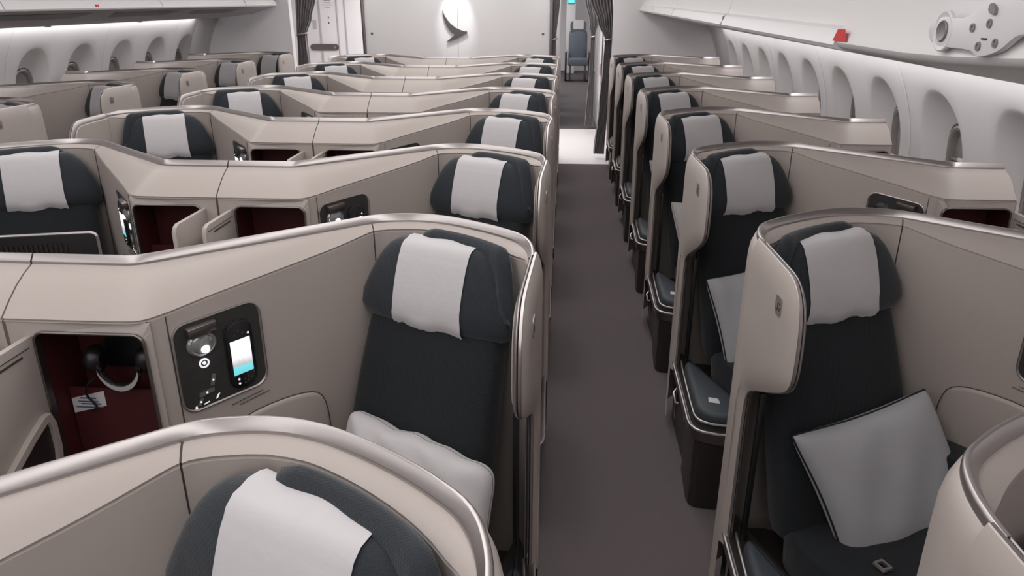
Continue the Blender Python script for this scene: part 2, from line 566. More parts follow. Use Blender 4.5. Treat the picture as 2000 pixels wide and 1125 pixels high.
xl, zl = .82, 1.648
binR = empty('overhead_bin', (xl, 5.5, zl))
tag(binR, 'row of white overhead bins along the right side ending in a red tag', 'overhead bin')
mvr = lambda p: (p[0] - xl, p[1] - 5.5, p[2] - zl)
zlip = lambda y: 1.641 + .024 * min(1, max(0, (y - 2.4) / 6))
secr = lambda y: [(.866, zlip(y) - .008), (.822, zlip(y)), (.814, zlip(y) + .012), (.832, zlip(y) + .054), (.838, zlip(y) + .062), (.85, zlip(y) + .066)]
MB().add([mvr((x, 2.441, z)) for x, z in secr(2.43)] + [mvr((.87, 2.441, zlip(2.43) - .008))], [tuple(range(7))]).build('lip_end', WHITEP, binR)
secf = [(.85, .066), (.858, .10), (.865, .22), (.85, .35), (.74, .48), (.5, .60)]
cut = [2.43, 4.22, 6.2, 7.6, 8.95]
for a, b in zip(cut[:-1], cut[1:]):
    MB().loft([[mvr((x, a + .010, z)) for x, z in secr(a)], [mvr((x, b - .010, z)) for x, z in secr(b)]], closed=False).build('latch_lip', WHITEP, binR)
    if b < 8:
        MB().box(mvr((.832, b, zlip(b) + .028)), (.02, .02, .05)).build('lip_bracket', METAL_D if b < 5 else WHITEP, binR, bevel=.004)
    MB().loft([[mvr((x, a + .003, zlip(a) + z)) for x, z in secf], [mvr((x, b - .003, zlip(b) + z)) for x, z in secf]], closed=False).build('bin_door', CEILM, binR)
MB().add([mvr(p) for p in ((.816, 2.335, 1.666), (.816, 2.455, 1.664), (.814, 2.415, 1.699), (.812, 2.345, 1.701))], [(0, 1, 2, 3)]).build('red_tag', REDTAG, binR)
def nearz(y):
    return zlip(y) - .006 if y > 2.43 else 1.641 + .024 * min(1, max(0, (1.9 - y) / .5)) ** 1.3


und = lambda y: [(.868, nearz(y)), (1.15, lerp(nearz(y), 1.512, .42)), (1.45, lerp(nearz(y), 1.512, .85)), (1.66, 1.512), (1.80, 1.512)]
ys = [-.6, .3, .9, 1.2, 1.4, 1.55, 1.72, 1.95, 2.15, 2.3, 2.425, 2.44, 4.2, 6.2, 8.95]
MB().loft([[mvr((x, y, z)) for x, z in und(y)] for y in ys], closed=False).build('underside', WHITEP, binR)
# nearest bin: smooth white end whose lower edge curls up towards the camera
rows = []
for y in (2.425, 2.3, 2.15, 1.95, 1.72, 1.55, 1.40, 1.2, .9, .3, -.6):
    t = max(0, (1.9 - y) / .5)
    zz = 1.645 + .024 * min(1, t) ** 1.3
    xo = .822
    rows.append([(xo + .05, y, zz - .004), (xo + .02, y, zz - .004), (xo + .004, y, zz + .004), (xo - .003, y, zz + .016), (xo, y, zz + .03), (xo + .014, y, zz + .07),
                 (xo + .022, y, zz + .2), (xo + .005, y, zz + .33), (xo - .1, y, zz + .48)])
MB().loft([[mvr(p) for p in r] for r in rows], closed=False).build('bin_end', CEILM, binR)
MB().box(mvr((1.28, 2.15, 1.588)), (.10, .5, .012)).build('service_slot', SLOTM, binR, bevel=.003)

# hinge mechanism on the nearest bin
hx = .823
hroot = empty('bin_hinge', (hx, 1.62, 1.70))
tag(hroot, 'white pivot plate with round hub and screws on the nearest right bin', 'hinge')
mh = lambda p: (p[2] * -1, p[0] - 1.62, p[1] - 1.70)
S_ = (hx / .85)
def H(y, z): return (y * S_, 1.78 + (z - 1.78) * S_)
plate = [H(*p) for p in ((1.86, 1.735), (1.80, 1.748), (1.74, 1.742), (1.68, 1.752), (1.665, 1.77), (1.60, 1.80), (1.46, 1.83), (1.40, 1.80), (1.40, 1.725), (1.50, 1.722),
                         (1.53, 1.705), (1.555, 1.688), (1.60, 1.676), (1.632, 1.672), (1.66, 1.683), (1.70, 1.684), (1.80, 1.683), (1.845, 1.69), (1.866, 1.712))]
plate = subdiv_pts(plate, 2, True)
MB().prism(plate, .004, .018, mh).build('hinge_plate', WHITEP, hroot, bevel=.002)
hy, hz = H(1.795, 1.716)
for r0, r1, d0, d1, mm, nm in ((.042, .039, .010, .020, WHITEP, 'hub'), (.022, .020, .0195, .0225, SCREWM, 'hub_insert')):
    MB().loft([[mh((hy + a * s_, hz + b * s_, d)) for a, b in circ(0, 0, 1, 28)] for s_, d in ((r0, d0), (r0, d1 - .002), (r1, d1), (r1 * .8, d1 - .003))], True, False, True).build(nm, mm, hroot)
for y, z in ((1.668, 1.727), (1.607, 1.737), (1.632, 1.693), (1.572, 1.702)):
    y, z = H(y, z)
    MB().loft([[mh((y + a * s_, z + b * s_, d)) for a, b in circ(0, 0, 1, 16)] for s_, d in ((.0085, .018), (.0085, .021), (.005, .021), (.004, .019))], True, False, True).build('screw', SCREWM, hroot)
y, z = H(1.615, 1.708)
MB().box(mh((y, z, .019)), (.003, .018, .003)).build('slot', BLACKP, hroot)
y, z = H(1.60, 1.762)
MB().prism(subdiv_pts([(y - .012, z - .01), (y + .014, z - .004), (y + .012, z + .014), (y - .010, z + .006)], 1, True), .018, .024, mh).build('catch', SCREWM, hroot)

# ------------------------------------------------------------------ curtains
def curtain(name, keys, thick, label, folds=7, band_z=None):
    """keys: (z, x_left, x_right, y)"""
    root = empty(name, (0.5 * (keys[-1][1] + keys[-1][2]), keys[-1][3], 0))
    ox, oy = root.location.x, root.location.y
    tag(root, label, 'curtain', 'tied curtains at the cabin end')
    rows = []
    N = 64
    keys = sorted(keys, key=lambda k: -k[0])
    zs = [lerp(keys[0][0], keys[-1][0], i / 44) for i in range(45)]
    for z in zs:
        for a, b in zip(keys[:-1], keys[1:]):
            if a[0] >= z >= b[0]:
                t = (a[0] - z) / (a[0] - b[0])
                t = t * t * (3 - 2 * t)
                x0, x1, y = (lerp(a[i], b[i], t) for i in (1, 2, 3))
                break
        amp = thick * min(1.0, (x1 - x0) / .12 + .2)
        rows.append([(lerp(x0, x1, i / N) - ox, y - oy + amp * math.sin(i / N * folds * 2 * math.pi + z * 2) + .3 * amp * math.sin(i * 1.7 + z * 5), z) for i in range(N + 1)])
    MB().loft(rows, closed=False).build('drape', CURT, root, angle=80)
    if band_z:
        for a, b in zip(keys[:-1], keys[1:]):
            if a[0] >= band_z >= b[0]:
                t = (a[0] - band_z) / (a[0] - b[0])
                x0, x1, y = (lerp(a[i], b[i], t) for i in (1, 2, 3))
        r = (x1 - x0) / 2 + .012
        MB().tube([((x0 + x1) / 2 - ox + r * math.cos(a), y - oy + (thick + .018) * math.sin(a), band_z + .012 * math.cos(a)) for a in [2 * math.pi * i / 24 for i in range(24)]], .009, 6, True).build('tieback', METAL, root)
    return root


curtain('curtain', [(2.2, .05, .56, 8.98), (1.78, .27, .52, 8.98), (1.55, .36, .535, 8.98), (1.36, .45, .53, 8.98), (1.1, .44, .53, 8.98), (.6, .41, .52, 8.98), (.05, .37, .50, 8.98)], .022,
        'grey curtain tied back beside the right window seats', band_z=1.36)
curtain('curtain', [(2.2, -.02, .5, 11.25), (1.78, .26, .47, 11.12), (1.5, .33, .46, 11.12), (1.3, .36, .42, 11.12), (.8, .35, .43, 11.12), (.05, .31, .44, 11.12)], .022,
        'grey curtain hanging at the far side of the door area', band_z=1.30)
curtain('curtain', [(2.2, -.17, .02, 8.98), (1.78, -.16, -.07, 8.98), (1.35, -.155, -.105, 8.98), (.8, -.155, -.10, 8.98), (.05, -.155, -.09, 8.98)], .016,
        'narrow grey curtain gathered against the right edge of the centre bulkhead', folds=4, band_z=1.36)
curtain('curtain', [(2.2, -3.12, -2.5, 8.92), (1.78, -3.09, -2.86, 8.92), (1.6, -3.10, -2.92, 8.92), (1.40, -3.11, -3.00, 8.92), (1.0, -3.13, -2.99, 8.92), (.05, -3.16, -2.96, 8.92)], .022,
        'grey curtain tied back at the left aisle near the window seats', band_z=1.41)
MB().box((-2.97, 9.9, .55), (.12, .3, 1.1)).build('folded_cot_panel', WHITEP, None, bevel=.02)
o = bpy.data.objects['folded_cot_panel']
o.name = 'door_assist_panel'
tag(o, 'small white box behind the left curtain foot', 'panel')

# ------------------------------------------------------------------ far cabin
def far_seat(x, y, label, s=1.0):
    r = empty('economy_seat', (x, y, 0))
    tag(r, label, 'seat', 'slate seats in the cabin beyond the galley')
    MB().loft([[(a * w, d + b * t, z) for a, b in [(math.cos(q) * (1 if abs(math.cos(q)) < .7 else .9), math.sin(q)) for q in [2 * math.pi * i / 16 for i in range(16)]]]
               for z, w, t, d in ((.42, .21, .05, -.05), (.46, .22, .07, -.04), (.9, .22, .07, .05), (1.0, .20, .06, .08), (1.03, .14, .03, .085))], True, True, True).build('seat_back', SEATG, r)
    MB().prism(rrect(-.17, .98, .17, 1.20, .06), -.07, .05, lambda p: (p[0], .09 + p[2], p[1])).build('headrest', SEATG, r)
    MB().prism(rrect(-.11, 1.04, .11, 1.225, .02), -.078, -.07, lambda p: (p[0], .09 + p[2], p[1])).build('headrest_cover', BLUEW, r)
    MB().box((0, -.27, .40), (.44, .46, .14)).build('seat_cushion', SEATG, r, bevel=.03)
    for sx in (-1, 1):
        MB().box((sx * .25, -.2, .60), (.05, .42, .035)).build('armrest', METAL, r, bevel=.01)
        MB().box((sx * .25, -.2, .30), (.04, .36, .58)).build('side_frame', BLACKP, r, bevel=.01)
        MB().box((sx * .16, -.2, .17), (.04, .4, .34)).build('leg', METAL_D, r, bevel=.01)
    r.scale = (s, s, s)
    return r


far_seat(.30, 18.4, 'slate patterned seat straight ahead at the far end of the aisle', 1.1)
far_seat(-.42, 14.2, 'first slate seat left of the far aisle')
far_seat(-.42, 15.4, 'second slate seat left of the far aisle')
far_seat(.80, 14.2, 'slate seat right of the far aisle behind the curtain')
struct('wall_far', MB().box((CX, 21, 1.15), (6.6, .1, 2.4)), BULKM)
struct('wall_far_left', MB().box((-4.3, 18, 1.15), (.1, 6.2, 2.4)), BULKM)
struct('wall_far_right', MB().box((1.8, 18, 1.15), (.1, 6.2, 2.4)), BULKM)
o = MB().box((.13, 20.0, 1.79), (.17, .03, .18)).build('wall_screen', BLACKP, bevel=.005)
tag(o, 'small bright cyan screen high up at the end of the far aisle', 'screen')
MB().box((.13, 19.983, 1.79), (.155, .004, .165)).build('display', CYAN, o)
o = MB().box((.13, 20.12, .9), (.24, .2, 1.8)).build('partition_post', WHITEP, bevel=.02)
tag(o, 'white partition post behind the far aisle screen', 'post')
o = MB().box((-.115, 13.2, .95), (.06, .5, 1.9)).build('partition_screen', WHITEP, bevel=.01)
tag(o, 'white partition panel left of the far aisle', 'partition')

# ------------------------------------------------------------------ seat module (local u = x towards the aisle, v = y, hand mirrors)
RIM = [  # outer rim u,v | crease u,v,z | outward bulge of the outer face
    (0, 0, 0, -.150, 1.115, 0), (.08, 0, .09, -.150, 1.115, 0), (.16, 0, .18, -.150, 1.115, 0), (.215, .0005, .26, -.149, 1.115, 0), (.238, .002, .305, -.145, 1.115, 0), (.250, .006, .328, -.134, 1.116, 0),
    (.268, .018, .345, -.118, 1.118, 0), (.30, .043, .368, -.090, 1.121, 0), (.35, .084, .402, -.050, 1.128, 0), (.40, .125, .44, -.007, 1.135, 0), (.50, .207, .54, .104, 1.152, 0),
    (.60, .290, .635, .213, 1.168, 0), (.65, .331, .682, .268, 1.178, 0), (.682, .357, .713, .304, 1.186, 0), (.709, .378, .733, .326, 1.190, 0),
    (.745, .397, .757, .340, 1.190, 0), (.80, .409, .79, .349, 1.19, 0), (.86, .409, .845, .355, 1.19, 0), (.92, .393, .905, .342, 1.19, 0), (.97, .369, .950, .319, 1.19, .003), (1.02, .339, .993, .292, 1.19, .006),
    (1.07, .304, 1.040, .258, 1.188, .010), (1.11, .270, 1.075, .228, 1.186, .014), (1.14, .240, 1.103, .199, 1.184, .017), (1.160, .208, 1.122, .175, 1.182, .019), (1.173, .172, 1.140, .152, 1.184, .018), (1.182, .13, 1.156, .122, 1.190, .018),
    (1.186, .08, 1.1665, .08, 1.196, .018), (1.186, .06, 1.1665, .06, 1.196, .018)]
def smooth_path(P):
    """Catmull-Rom midpoints between the control rows"""
    out = []
    n = len(P)
    for i in range(n - 1):
        a, b, c, d = P[max(0, i - 1)], P[i], P[i + 1], P[min(n - 1, i + 2)]
        out.append(b)
        if i >= 3:
            out.append(tuple(-a[k] / 16 + 9 * b[k] / 16 + 9 * c[k] / 16 - d[k] / 16 for k in range(6)))
    out.append(P[-1])
    return out


RIM = smooth_path(RIM)
JOINT = 14 + 11
TZ = 1.22


def rim_frame(i):
    P = [Vector((r[0], r[1])) for r in RIM]
    a, b = P[max(0, i - 1)], P[min(len(P) - 1, i + 1)]
    t = (b - a).normalized()
    inn = Vector((RIM[i][2] - RIM[i][0], RIM[i][3] - RIM[i][1])).normalized()
    nrm = Vector((t.y, -t.x))
    if nrm.dot(inn) < 0:
        nrm = -nrm
    return P[i], nrm


def shell_section(i, lower_z):
    P, nr = rim_frame(i)
    u, v, cu, cv, cz, e = RIM[i]
    q = lambda d, z: (P.x + nr.x * d, P.y + nr.y * d, z)
    c = Vector((cu, cv))
    n2 = (c - P).normalized()
    s = []
    s.append(q(-e, 0.06))
    s.append(q(-e, 1.10))
    s.append(q(-e * .95, 1.155))
    s.append(q(-e * .75, 1.180))
    s.append(q(-e * .35, 1.199))
    s.append(q(0.001, 1.205))
    s.append(q(0.015, 1.205))
    k_ = min(1, max(0, (i - (len(RIM) - 9)) / 8))
    s.append(q(0.0185 * (1 - .3 * k_), 1.200 + .003 * k_))
    for t in (.25, .5, .75, .92):
        bu = lerp(P.x + nr.x * .018 * (1 - .3 * k_), cu, t)
        bv = lerp(P.y + nr.y * .018 * (1 - .3 * k_), cv, t)
        bz = lerp(1.201, cz, t) + .010 * math.sin(math.pi * t) * min(1, (1.2 - cz) / .06)
        s.append((bu, bv, bz))
    s.append((cu, cv, cz))
    s.append((cu - n2.x * .005, cv - n2.y * .005, cz - .0015))
    s.append((cu - n2.x * .005, cv - n2.y * .005, cz - .0045))
    s.append((cu, cv, cz - .007))
    for z in lower_z:
        s.append((cu, cv, z))
    return s


def SF(l, d, z, o=(.91, .19)):
    c_, s_ = math.cos(R(25)), math.sin(R(25))
    return (o[0] + l * c_ - d * s_, o[1] - l * s_ - d * c_, z)


WA = Vector((.345, -.118))
WB = Vector((.733, .323))
WD = (WB - WA).normalized()
WN = Vector((WD.y, -WD.x))  # towards the seat
if WN.dot(Vector((.5, -.5))) < 0:
    WN = -WN


def WF(p):
    """wall frame: s along the partition, z up, d out of it"""
    s_, z, d = p
    s_ -= .0145
    return (WA.x + WD.x * s_ + WN.x * d, WA.y + WD.y * s_ + WN.y * d, z)


def superel(w, t, p=3.0, n=28):
    out = []
    for k in range(n):
        a = 2 * math.pi * k / n
        ca, sa = math.cos(a), math.sin(a)
        out.append((w * math.copysign(abs(ca) ** (2 / p), ca), t * math.copysign(abs(sa) ** (2 / p), sa)))
    return out


HR = [(.958, -.036, .175, .018), (.961, -.034, .215, .034), (.972, -.030, .233, .046), (1.000, -.030, .242, .054), (1.036, -.034, .235, .054), (1.078, -.043, .217, .052),
      (1.115, -.052, .200, .048), (1.147, -.060, .180, .043), (1.168, -.066, .160, .036), (1.180, -.069, .138, .026), (1.184, -.070, .10, .012)]
LSH = {1: -.004, -1: .022}


def hr_at(z):
    for a, b in zip(HR[:-1], HR[1:]):
        if a[0] <= z <= b[0]:
            t = (z - a[0]) / (b[0] - a[0])
            return tuple(lerp(x, y, t) for x, y in zip(a, b))
    return HR[-1]


def make_seat(hand, window, label=''):
    root = empty('suite_seat')
    L0 = LSH[hand] - (.025 if window and hand > 0 else 0)
    B = lambda mb, name, m, par=None, **k: mb.build(name, m, par or root, hand=hand, **k)
    # --- partition and back shell
    i0 = 0
    u_start = 0.002 if not window else .066
    idx = [i for i in range(JOINT + 1)]
    part_rings = []
    for i in idx:
        s = shell_section(i, (.80, .05))
        part_rings.append(s)
    if window:
        # outboard end cut at an angle
        first = [p for p in part_rings[0]]
        part_rings[0] = [(.066 + (0 if p[1] > -.1 else .006), p[1], p[2]) for p in first]
        part_rings = part_rings[:1] + part_rings[2:]
    else:
        part_rings[0] = [(.0022, p[1], p[2]) for p in part_rings[0]]
    nlow = len(part_rings[0])
    # upper band + outer face for the whole partition
    m = MB().loft([r[:16] for r in part_rings], closed=False)
    # lower inner face only beyond the storage face
    st = 6 if window else 7
    m.loft([r[15:] for r in part_rings[st:]], closed=False)
    ends = [part_rings[0][:16] + [(part_rings[0][0][0], part_rings[0][15][1], .06)]]
    m.add(ends[0], [tuple(range(len(ends[0])))])
    B(m, 'partition', LEATHER)
    back = [shell_section(i, (.80, .05)) for i in range(JOINT, len(RIM))]
    back[0] = [(p[0] + .0035, p[1], p[2]) for p in back[0]]
    m = MB().loft(back, closed=False)
    B(m, 'back_shell', LEATHER)
    # dark backing strip inside the joint
    jr = shell_section(JOINT, (.80, .05))
    m = MB().loft([[(p[0] - .001, p[1] + .0018, p[2] - .0006) for p in jr[7:]], [(p[0] + .0045, p[1] + .0018, p[2] - .0006) for p in jr[7:]]], closed=False)
    B(m, 'joint_strip', SEAMD)
    # --- metal rim
    def trim_sec(i, ushift=0):
        P, nr = rim_frame(i)
        pr = [(-.001, 1.196), (-.001, 1.214), (.001, 1.2185), (.004, 1.2205), (.0085, 1.2205), (.0100, 1.2190), (.0200, 1.2060), (.0205, 1.2040), (.0200, 1.193)]
        k = min(1, max(0, (i - (len(RIM) - 9)) / 8))
        pr = [(d if d < .009 else d * (1 - .28 * k), z + (.0075 * k if z < 1.21 and d > .01 else 0)) for d, z in pr]
        return [(P.x + nr.x * d + ushift, P.y + nr.y * d, z) for d, z in pr]
    tr = [trim_sec(i) for i in range(len(RIM))]
    if window:
        tr[0] = [(.066, p[1], p[2]) for p in tr[0]]
        del tr[1]
    else:
        tr[0] = [(.0022, p[1], p[2]) for p in tr[0]]
    m = MB().loft(tr, closed=False)
    m.add(tr[0], [tuple(range(9))])
    B(m, 'rim_trim', METAL)
    # --- aisle wing: profile in (v, z)
    prof = [(.21, .30), (.21, 1.22), (.10, 1.22), (0, 1.22), (-.10, 1.22), (-.18, 1.219), (-.22, 1.208), (-.253, 1.18), (-.272, 1.14), (-.279, 1.08), (-.279, 1.03),
            (-.273, .995), (-.256, .970), (-.225, .948), (-.175, .920), (-.10, .882), (-.02, .842), (.018, .815), (.033, .775), (.036, .70), (.032, .50), (.028, .30)]
    prof = [prof[0], prof[1]] + subdiv_pts(prof[2:-1], 1) + [prof[-1]]
    def UW(v, u):
        t = min(1, max(0, (.085 - v) / .42))
        return u - (.020 if hand > 0 and not window else .012) * t
    def wr(off, u):
        q = inset(prof, off)
        lim = inset(prof, min(off, .028))
        q = [b if b[1] < .83 else a for a, b in zip(q, lim)]
        q[0] = (q[0][0], .30)
        q[-1] = (q[-1][0], .30)
        return [(UW(min(v, .0845), u), min(v, .0845), z) for v, z in q[1:]]
    m = MB().loft([wr(.022, 1.1715), wr(.012, 1.172), wr(.001, 1.178), wr(0, 1.180), wr(.002, 1.1815)], False)
    B(m, 'wing_trim', METAL, angle=30)
    m = MB().loft([wr(.002, 1.1815), wr(.005, 1.1825), wr(.002, 1.1835)], False)
    B(m, 'trim_groove', METAL_D)
    m = MB().loft([wr(.002, 1.1835), wr(0, 1.1842), wr(0, 1.190), wr(.002, 1.1915)], False)
    last = wr(.072, 1.2055)
    m2 = MB().loft([wr(.002, 1.1915), wr(.010, 1.1955), wr(.022, 1.1995), wr(.040, 1.2030), wr(.055, 1.2048), last], False)
    m2.add(last + [(1.2055, .0845, .30)], [tuple(range(len(last) + 1))])
    B(m, 'edge_trim', METAL, angle=30)
    B(m2, 'aisle_wing', LEATHER, angle=50)
    # padded inner lining of the wing
    lin = [(v, z) for v, z in inset(prof, .022)]
    m = MB().loft([[(UW(min(v, .0845), 1.1735), min(v, .0845), z) for v, z in lin], [(UW(min(v, .0845), 1.168), min(v, .0845), z) for v, z in inset(prof, .028)]], True, False, True)
    B(m, 'wing_lining', LEATHER)
    # seam between console and partition
    i_ = 10
    c_, p_ = (RIM[i_][2], RIM[i_][3]), None
    B(MB().box((c_[0] - .0002, c_[1] - .0006, .58), (.0022, .0022, 1.06)), 'console_seam', SEAMD)
    # dark edge strip along the column
    m = MB().box((1.145, .026, .56), (.016, .014, .50))
    B(m, 'column_strip', BLACKP, bevel=.004)
    # seat number plate
    MBp = MB().prism(rrect(-.192, 1.120, -.152, 1.164, .008, 4), 0, .0025, lambda p: (UW(p[0], 1.2050) + p[2], p[0], p[1]))
    pl = B(MBp, 'number_plate', PLATE)
    m = MB()
    for a, b, c_, d_ in ((-.180, 1.150, .012, .003), (-.172, 1.141, .003, .014), (-.166, 1.132, .012, .003), (-.184, 1.137, .003, .010)):
        m.box((UW(a, 1.2076), a, b), (.0015, c_, d_))
    B(m, 'plate_mark', METAL_D, pl)
    # --- storage face in the console
    u0, u1 = (.070 if window else .004), .335
    vf = -.1475
    o0, o1, oz0, oz1 = .085 if window else .066, .318, .70, 1.080
    hole = rrect(o0, oz0, o1, oz1, .022, 5)
    def facept(u):
        return vf if u < .30 else vf + (u - .30) ** 2 * 12
    outer = []
    for x, z in hole:
        dx, dz = x - (o0 + o1) / 2, z - (oz0 + oz1) / 2
        sx = (((u1 if dx > 0 else u0) - (o0 + o1) / 2) / dx) if abs(dx) > 1e-6 else 1e9
        sz = (((1.108 if dz > 0 else .05) - (oz0 + oz1) / 2) / dz) if abs(dz) > 1e-6 else 1e9
        t = min(sx, sz)
        outer.append(((o0 + o1) / 2 + dx * t, (oz0 + oz1) / 2 + dz * t))
    for cx_, cz_ in ((u1, 1.108), (u0, 1.108), (u0, .05), (u1, .05)):
        i = min(range(len(outer)), key=lambda q: (outer[q][0] - cx_) ** 2 + (outer[q][1] - cz_) ** 2)
        outer[i] = (cx_, cz_)
    m = MB().loft([[(x, vf if x < .31 else vf + .010, z) for x, z in outer], [(x, vf, z) for x, z in hole]], True)
    m.add([(u1, vf + .010, 1.108), (u1, vf + .010, .05), (RIM[7][2], RIM[7][3], .05), (RIM[7][2], RIM[7][3], 1.108)], [(0, 1, 2, 3)])
    cab = B(m, 'storage_cabinet', LEATHER, smooth=False)
    rimr = [[(x, vf - d, z) for x, z in inset(hole, off)] for off, d in ((-.006, 0), (-.006, .004), (-.003, .006), (0, .005), (.001, -.012))]
    B(MB().loft(rimr, True), 'opening_trim', METAL_D, cab)
    m = MB().loft([[(x, vf + .006, z) for x, z in inset(hole, -.002)], [(x, vf + .139, z) for x, z in inset(hole, -.002)]], True, False, True)
    B(m, 'red_lining', RED, cab)
    # open door hinged on the outboard side
    dr = [(0, 1.074), (-.205, 1.074), (-.225, 1.066), (-.235, 1.048), (-.235, .74), (-.225, .722), (-.205, .715), (0, .715)]
    dr = [(vf + .002 + a, z) for a, z in dr]
    dth = .016
    ud = o0 - .006
    m = MB().prism(dr, 0, dth, lambda p: (ud - p[2] * 1, p[0], p[1]))
    door = B(m, 'cabinet_door', LEATHER, cab, bevel=.003)
    m = MB().box((ud + .0008, vf - .11, 1.040), (.0015, .13, .005))
    m.box((ud + .0008, vf - .12, 1.052), (.0012, .20, .0018))
    B(m, 'door_groove', SEAMD, cab)
    # pocket frame and mesh on the inside of the door
    pk = [(-.01, .885), (-.05, .885), (-.215, .80), (-.222, .735), (-.04, .735), (-.01, .76)]
    pk = [(vf + a, z) for a, z in pk]
    pk = subdiv_pts(pk, 1, True)
    pk2 = inset(pk, .017)
    m = MB().loft([[(ud, a, z) for a, z in pk], [(ud + .014, a, z) for a, z in pk], [(ud + .014, a, z) for a, z in pk2], [(ud + .004, a, z) for a, z in pk2]], True)
    B(m, 'pocket_frame', LEATHER, cab)
    B(MB().add([(ud + .006, a, z) for a, z in pk2], [tuple(range(12))]), 'pocket_net', DARKP, cab)
    # notice sticker on the red lining
    B(MB().box(((o0 + o1) / 2, vf + .065, .805), (o1 - o0 - .004, .005, .205)), 'inner_pocket', RED, cab)
    sk = lambda p: ((.070 if not window else .09) + p[0], vf + .0615 - p[2], .838 + p[1] + p[0] * .27)
    B(MB().prism([(0, 0), (.085, 0), (.085, .04), (0, .04)], 0, .001, sk), 'notice_sticker', COVER, cab)
    m = MB()
    for a, b, w_ in ((.022, .031, .04), (.016, .022, .05), (.022, .014, .05), (.008, .006, .07)):
        m.box(sk((a + w_ / 2, b, .0013)), (w_, .0006, .0032))
    B(m, 'sticker_text', BLUEPRINT, cab)
    # --- armrest panel outlined on the partition
    ap = [(.10, .60), (.10, .762), (.16, .785), (.22, .797), (.30, .798), (.36, .79), (.395, .772), (.411, .73), (.415, .66), (.415, .60)]
    ap = [ap[0]] + subdiv_pts(ap[1:-1], 1) + [ap[-1]]
    m = MB().loft([[WF((s_, z, d)) for s_, z in inset(ap, o_)] for o_, d in ((0, 0), (.0, -.002), (.002, .004), (.006, .008), (.012, .009))], True, False, True)
    B(m, 'armrest_panel', LEATHER)
    m = MB().tube([WF((s_, z, .0015)) for s_, z in ap], .0016, 5)
    B(m, 'panel_seam', SEAMD)
    B(MB().box((.24, .57, .05), (.50, .10, .10), WF), 'side_ledge', FABRIC, bevel=.01)
    # --- control panel
    cp = rrect(.035, .852, .25, 1.078, .034, 6, skew=.06)
    m = MB().loft([[WF((s_, z, d)) for s_, z in inset(cp, o_)] for o_, d in ((-.0035, 0), (-.0035, .003), (-.001, .004), (.0015, .002), (.003, .001))], True)
    rim = B(m, 'control_panel', METAL)
    B(MB().add([WF((s_, z, .0015)) for s_, z in inset(cp, .002)], [tuple(range(len(cp)))]), 'panel_face', PANELM, rim)
    # reading lamp: hood, lens, bulb
    m = MB()
    hood = [(.064, 1.050), (.064, 1.072), (.137, 1.078), (.137, 1.056)]
    m.loft([[WF((s_, z, .0015)) for s_, z in hood], [WF((lerp(s_, .095, .08), z - .003, .022)) for s_, z in hood]], True, False, True)
    B(m, 'lamp_hood', METAL_D, rim, bevel=.002)
    m = MB().loft([[WF((.099 + a * s_, 1.020 + b * s_, d)) for a, b in circ(0, 0, 1, 24, .88)] for s_, d in ((.036, .0015), (.035, .006), (.030, .010), (.027, .009), (.022, .012), (.014, .016), (.004, .018))], True, False, True)
    B(m, 'lamp_lens', LENS, rim)
    B(MB().loft([[WF((.101 + a * s_, 1.011 + b * s_, d)) for a, b in circ(0, 0, 1, 14)] for s_, d in ((.010, .017), (.009, .020), (.004, .022))], True, False, True), 'lamp_bulb', LAMPM, rim)
    # round dial with lit ring
    B(MB().loft([[WF((.098 + a * s_, .970 + b * s_, d)) for a, b in circ(0, 0, 1, 20)] for s_, d in ((.0125, .0015), (.0125, .004), (.009, .0045), (.0085, .0025))], True), 'dial_ring', WHITEG, rim)
    B(MB().loft([[WF((.098 + a * s_, .970 + b * s_, d)) for a, b in circ(0, 0, 1, 14)] for s_, d in ((.0045, .002), (.004, .005))], True, False, True), 'dial_button', WHITEG, rim)
    m = MB()
    for s0, s1, z_ in ((.060, .078, .980), (.060, .140, .990), (.118, .142, .968), (.060, .078, .955), (.116, .140, .950), (.06, .135, .852)):
        m.prism([(s0, z_), (s1, z_ + (s1 - s0) * .2), (s1, z_ + .0012 + (s1 - s0) * .2), (s0, z_ + .0012)], .0012, .0022, WF)
    tag(B(m, 'panel_lines', METAL_D, rim), kind='stuff')
    # seat-shaped position buttons
    for pts in (((.112, .937), (.121, .934), (.112, .905), (.103, .908)), ((.074, .895), (.112, .901), (.111, .891), (.074, .885)), ((.075, .882), (.084, .883), (.074, .864), (.066, .866))):
        B(MB().prism(pts, .0015, .005, WF), 'position_button', METAL, rim)
        cx_ = sum(p[0] for p in pts) / 4
        cz_ = sum(p[1] for p in pts) / 4
        B(MB().prism(circ(cx_, cz_, .0026, 8), .005, .0056, WF), 'button_light', WHITEG, rim)
    for pts in (((.060, .857), (.066, .858), (.065, .865), (.061, .864)), ((.082, .862), (.096, .865), (.096, .8675), (.082, .8645)), ((.112, .867), (.117, .868), (.124, .879), (.119, .878))):
        B(MB().prism(pts, .0015, .0025, WF), 'preset_mark', WHITEG, rim)
    # handset in its cradle
    hs = rrect(.154, .872, .222, 1.052, .03, 6, skew=.06)
    m = MB().loft([[WF((s_, z, d)) for s_, z in inset(hs, o_)] for o_, d in ((-.002, .001), (-.002, .004), (0, .005), (.001, .010), (.004, .012))], True, False, True)
    h = B(m, 'handset', BLACKP, rim)
    sc = [(.1615, .914), (.2125, .917), (.2125, 1.008), (.1615, 1.005)]
    sm = MB().loft([[WF((s_, z, d)) for s_, z in sc] for d in (.0118, .0128)], True, True, True)
    B(sm, 'screen', SCREEN, rim, smooth=False)
    for k, (s_, z) in enumerate(((.172, .890), (.172, .902), (.187, .898), (.196, .893), (.196, .903), (.205, .899), (.187, .888), (.211, .912), (.21, 1.018), (.186, 1.03), (.176, 1.02), (.196, 1.022))):
        B(MB().prism(circ(s_, z, .0028, 8), .0118, .0132, WF), 'handset_button', WHITEG if k in (0, 1, 8) else METAL_D, rim)
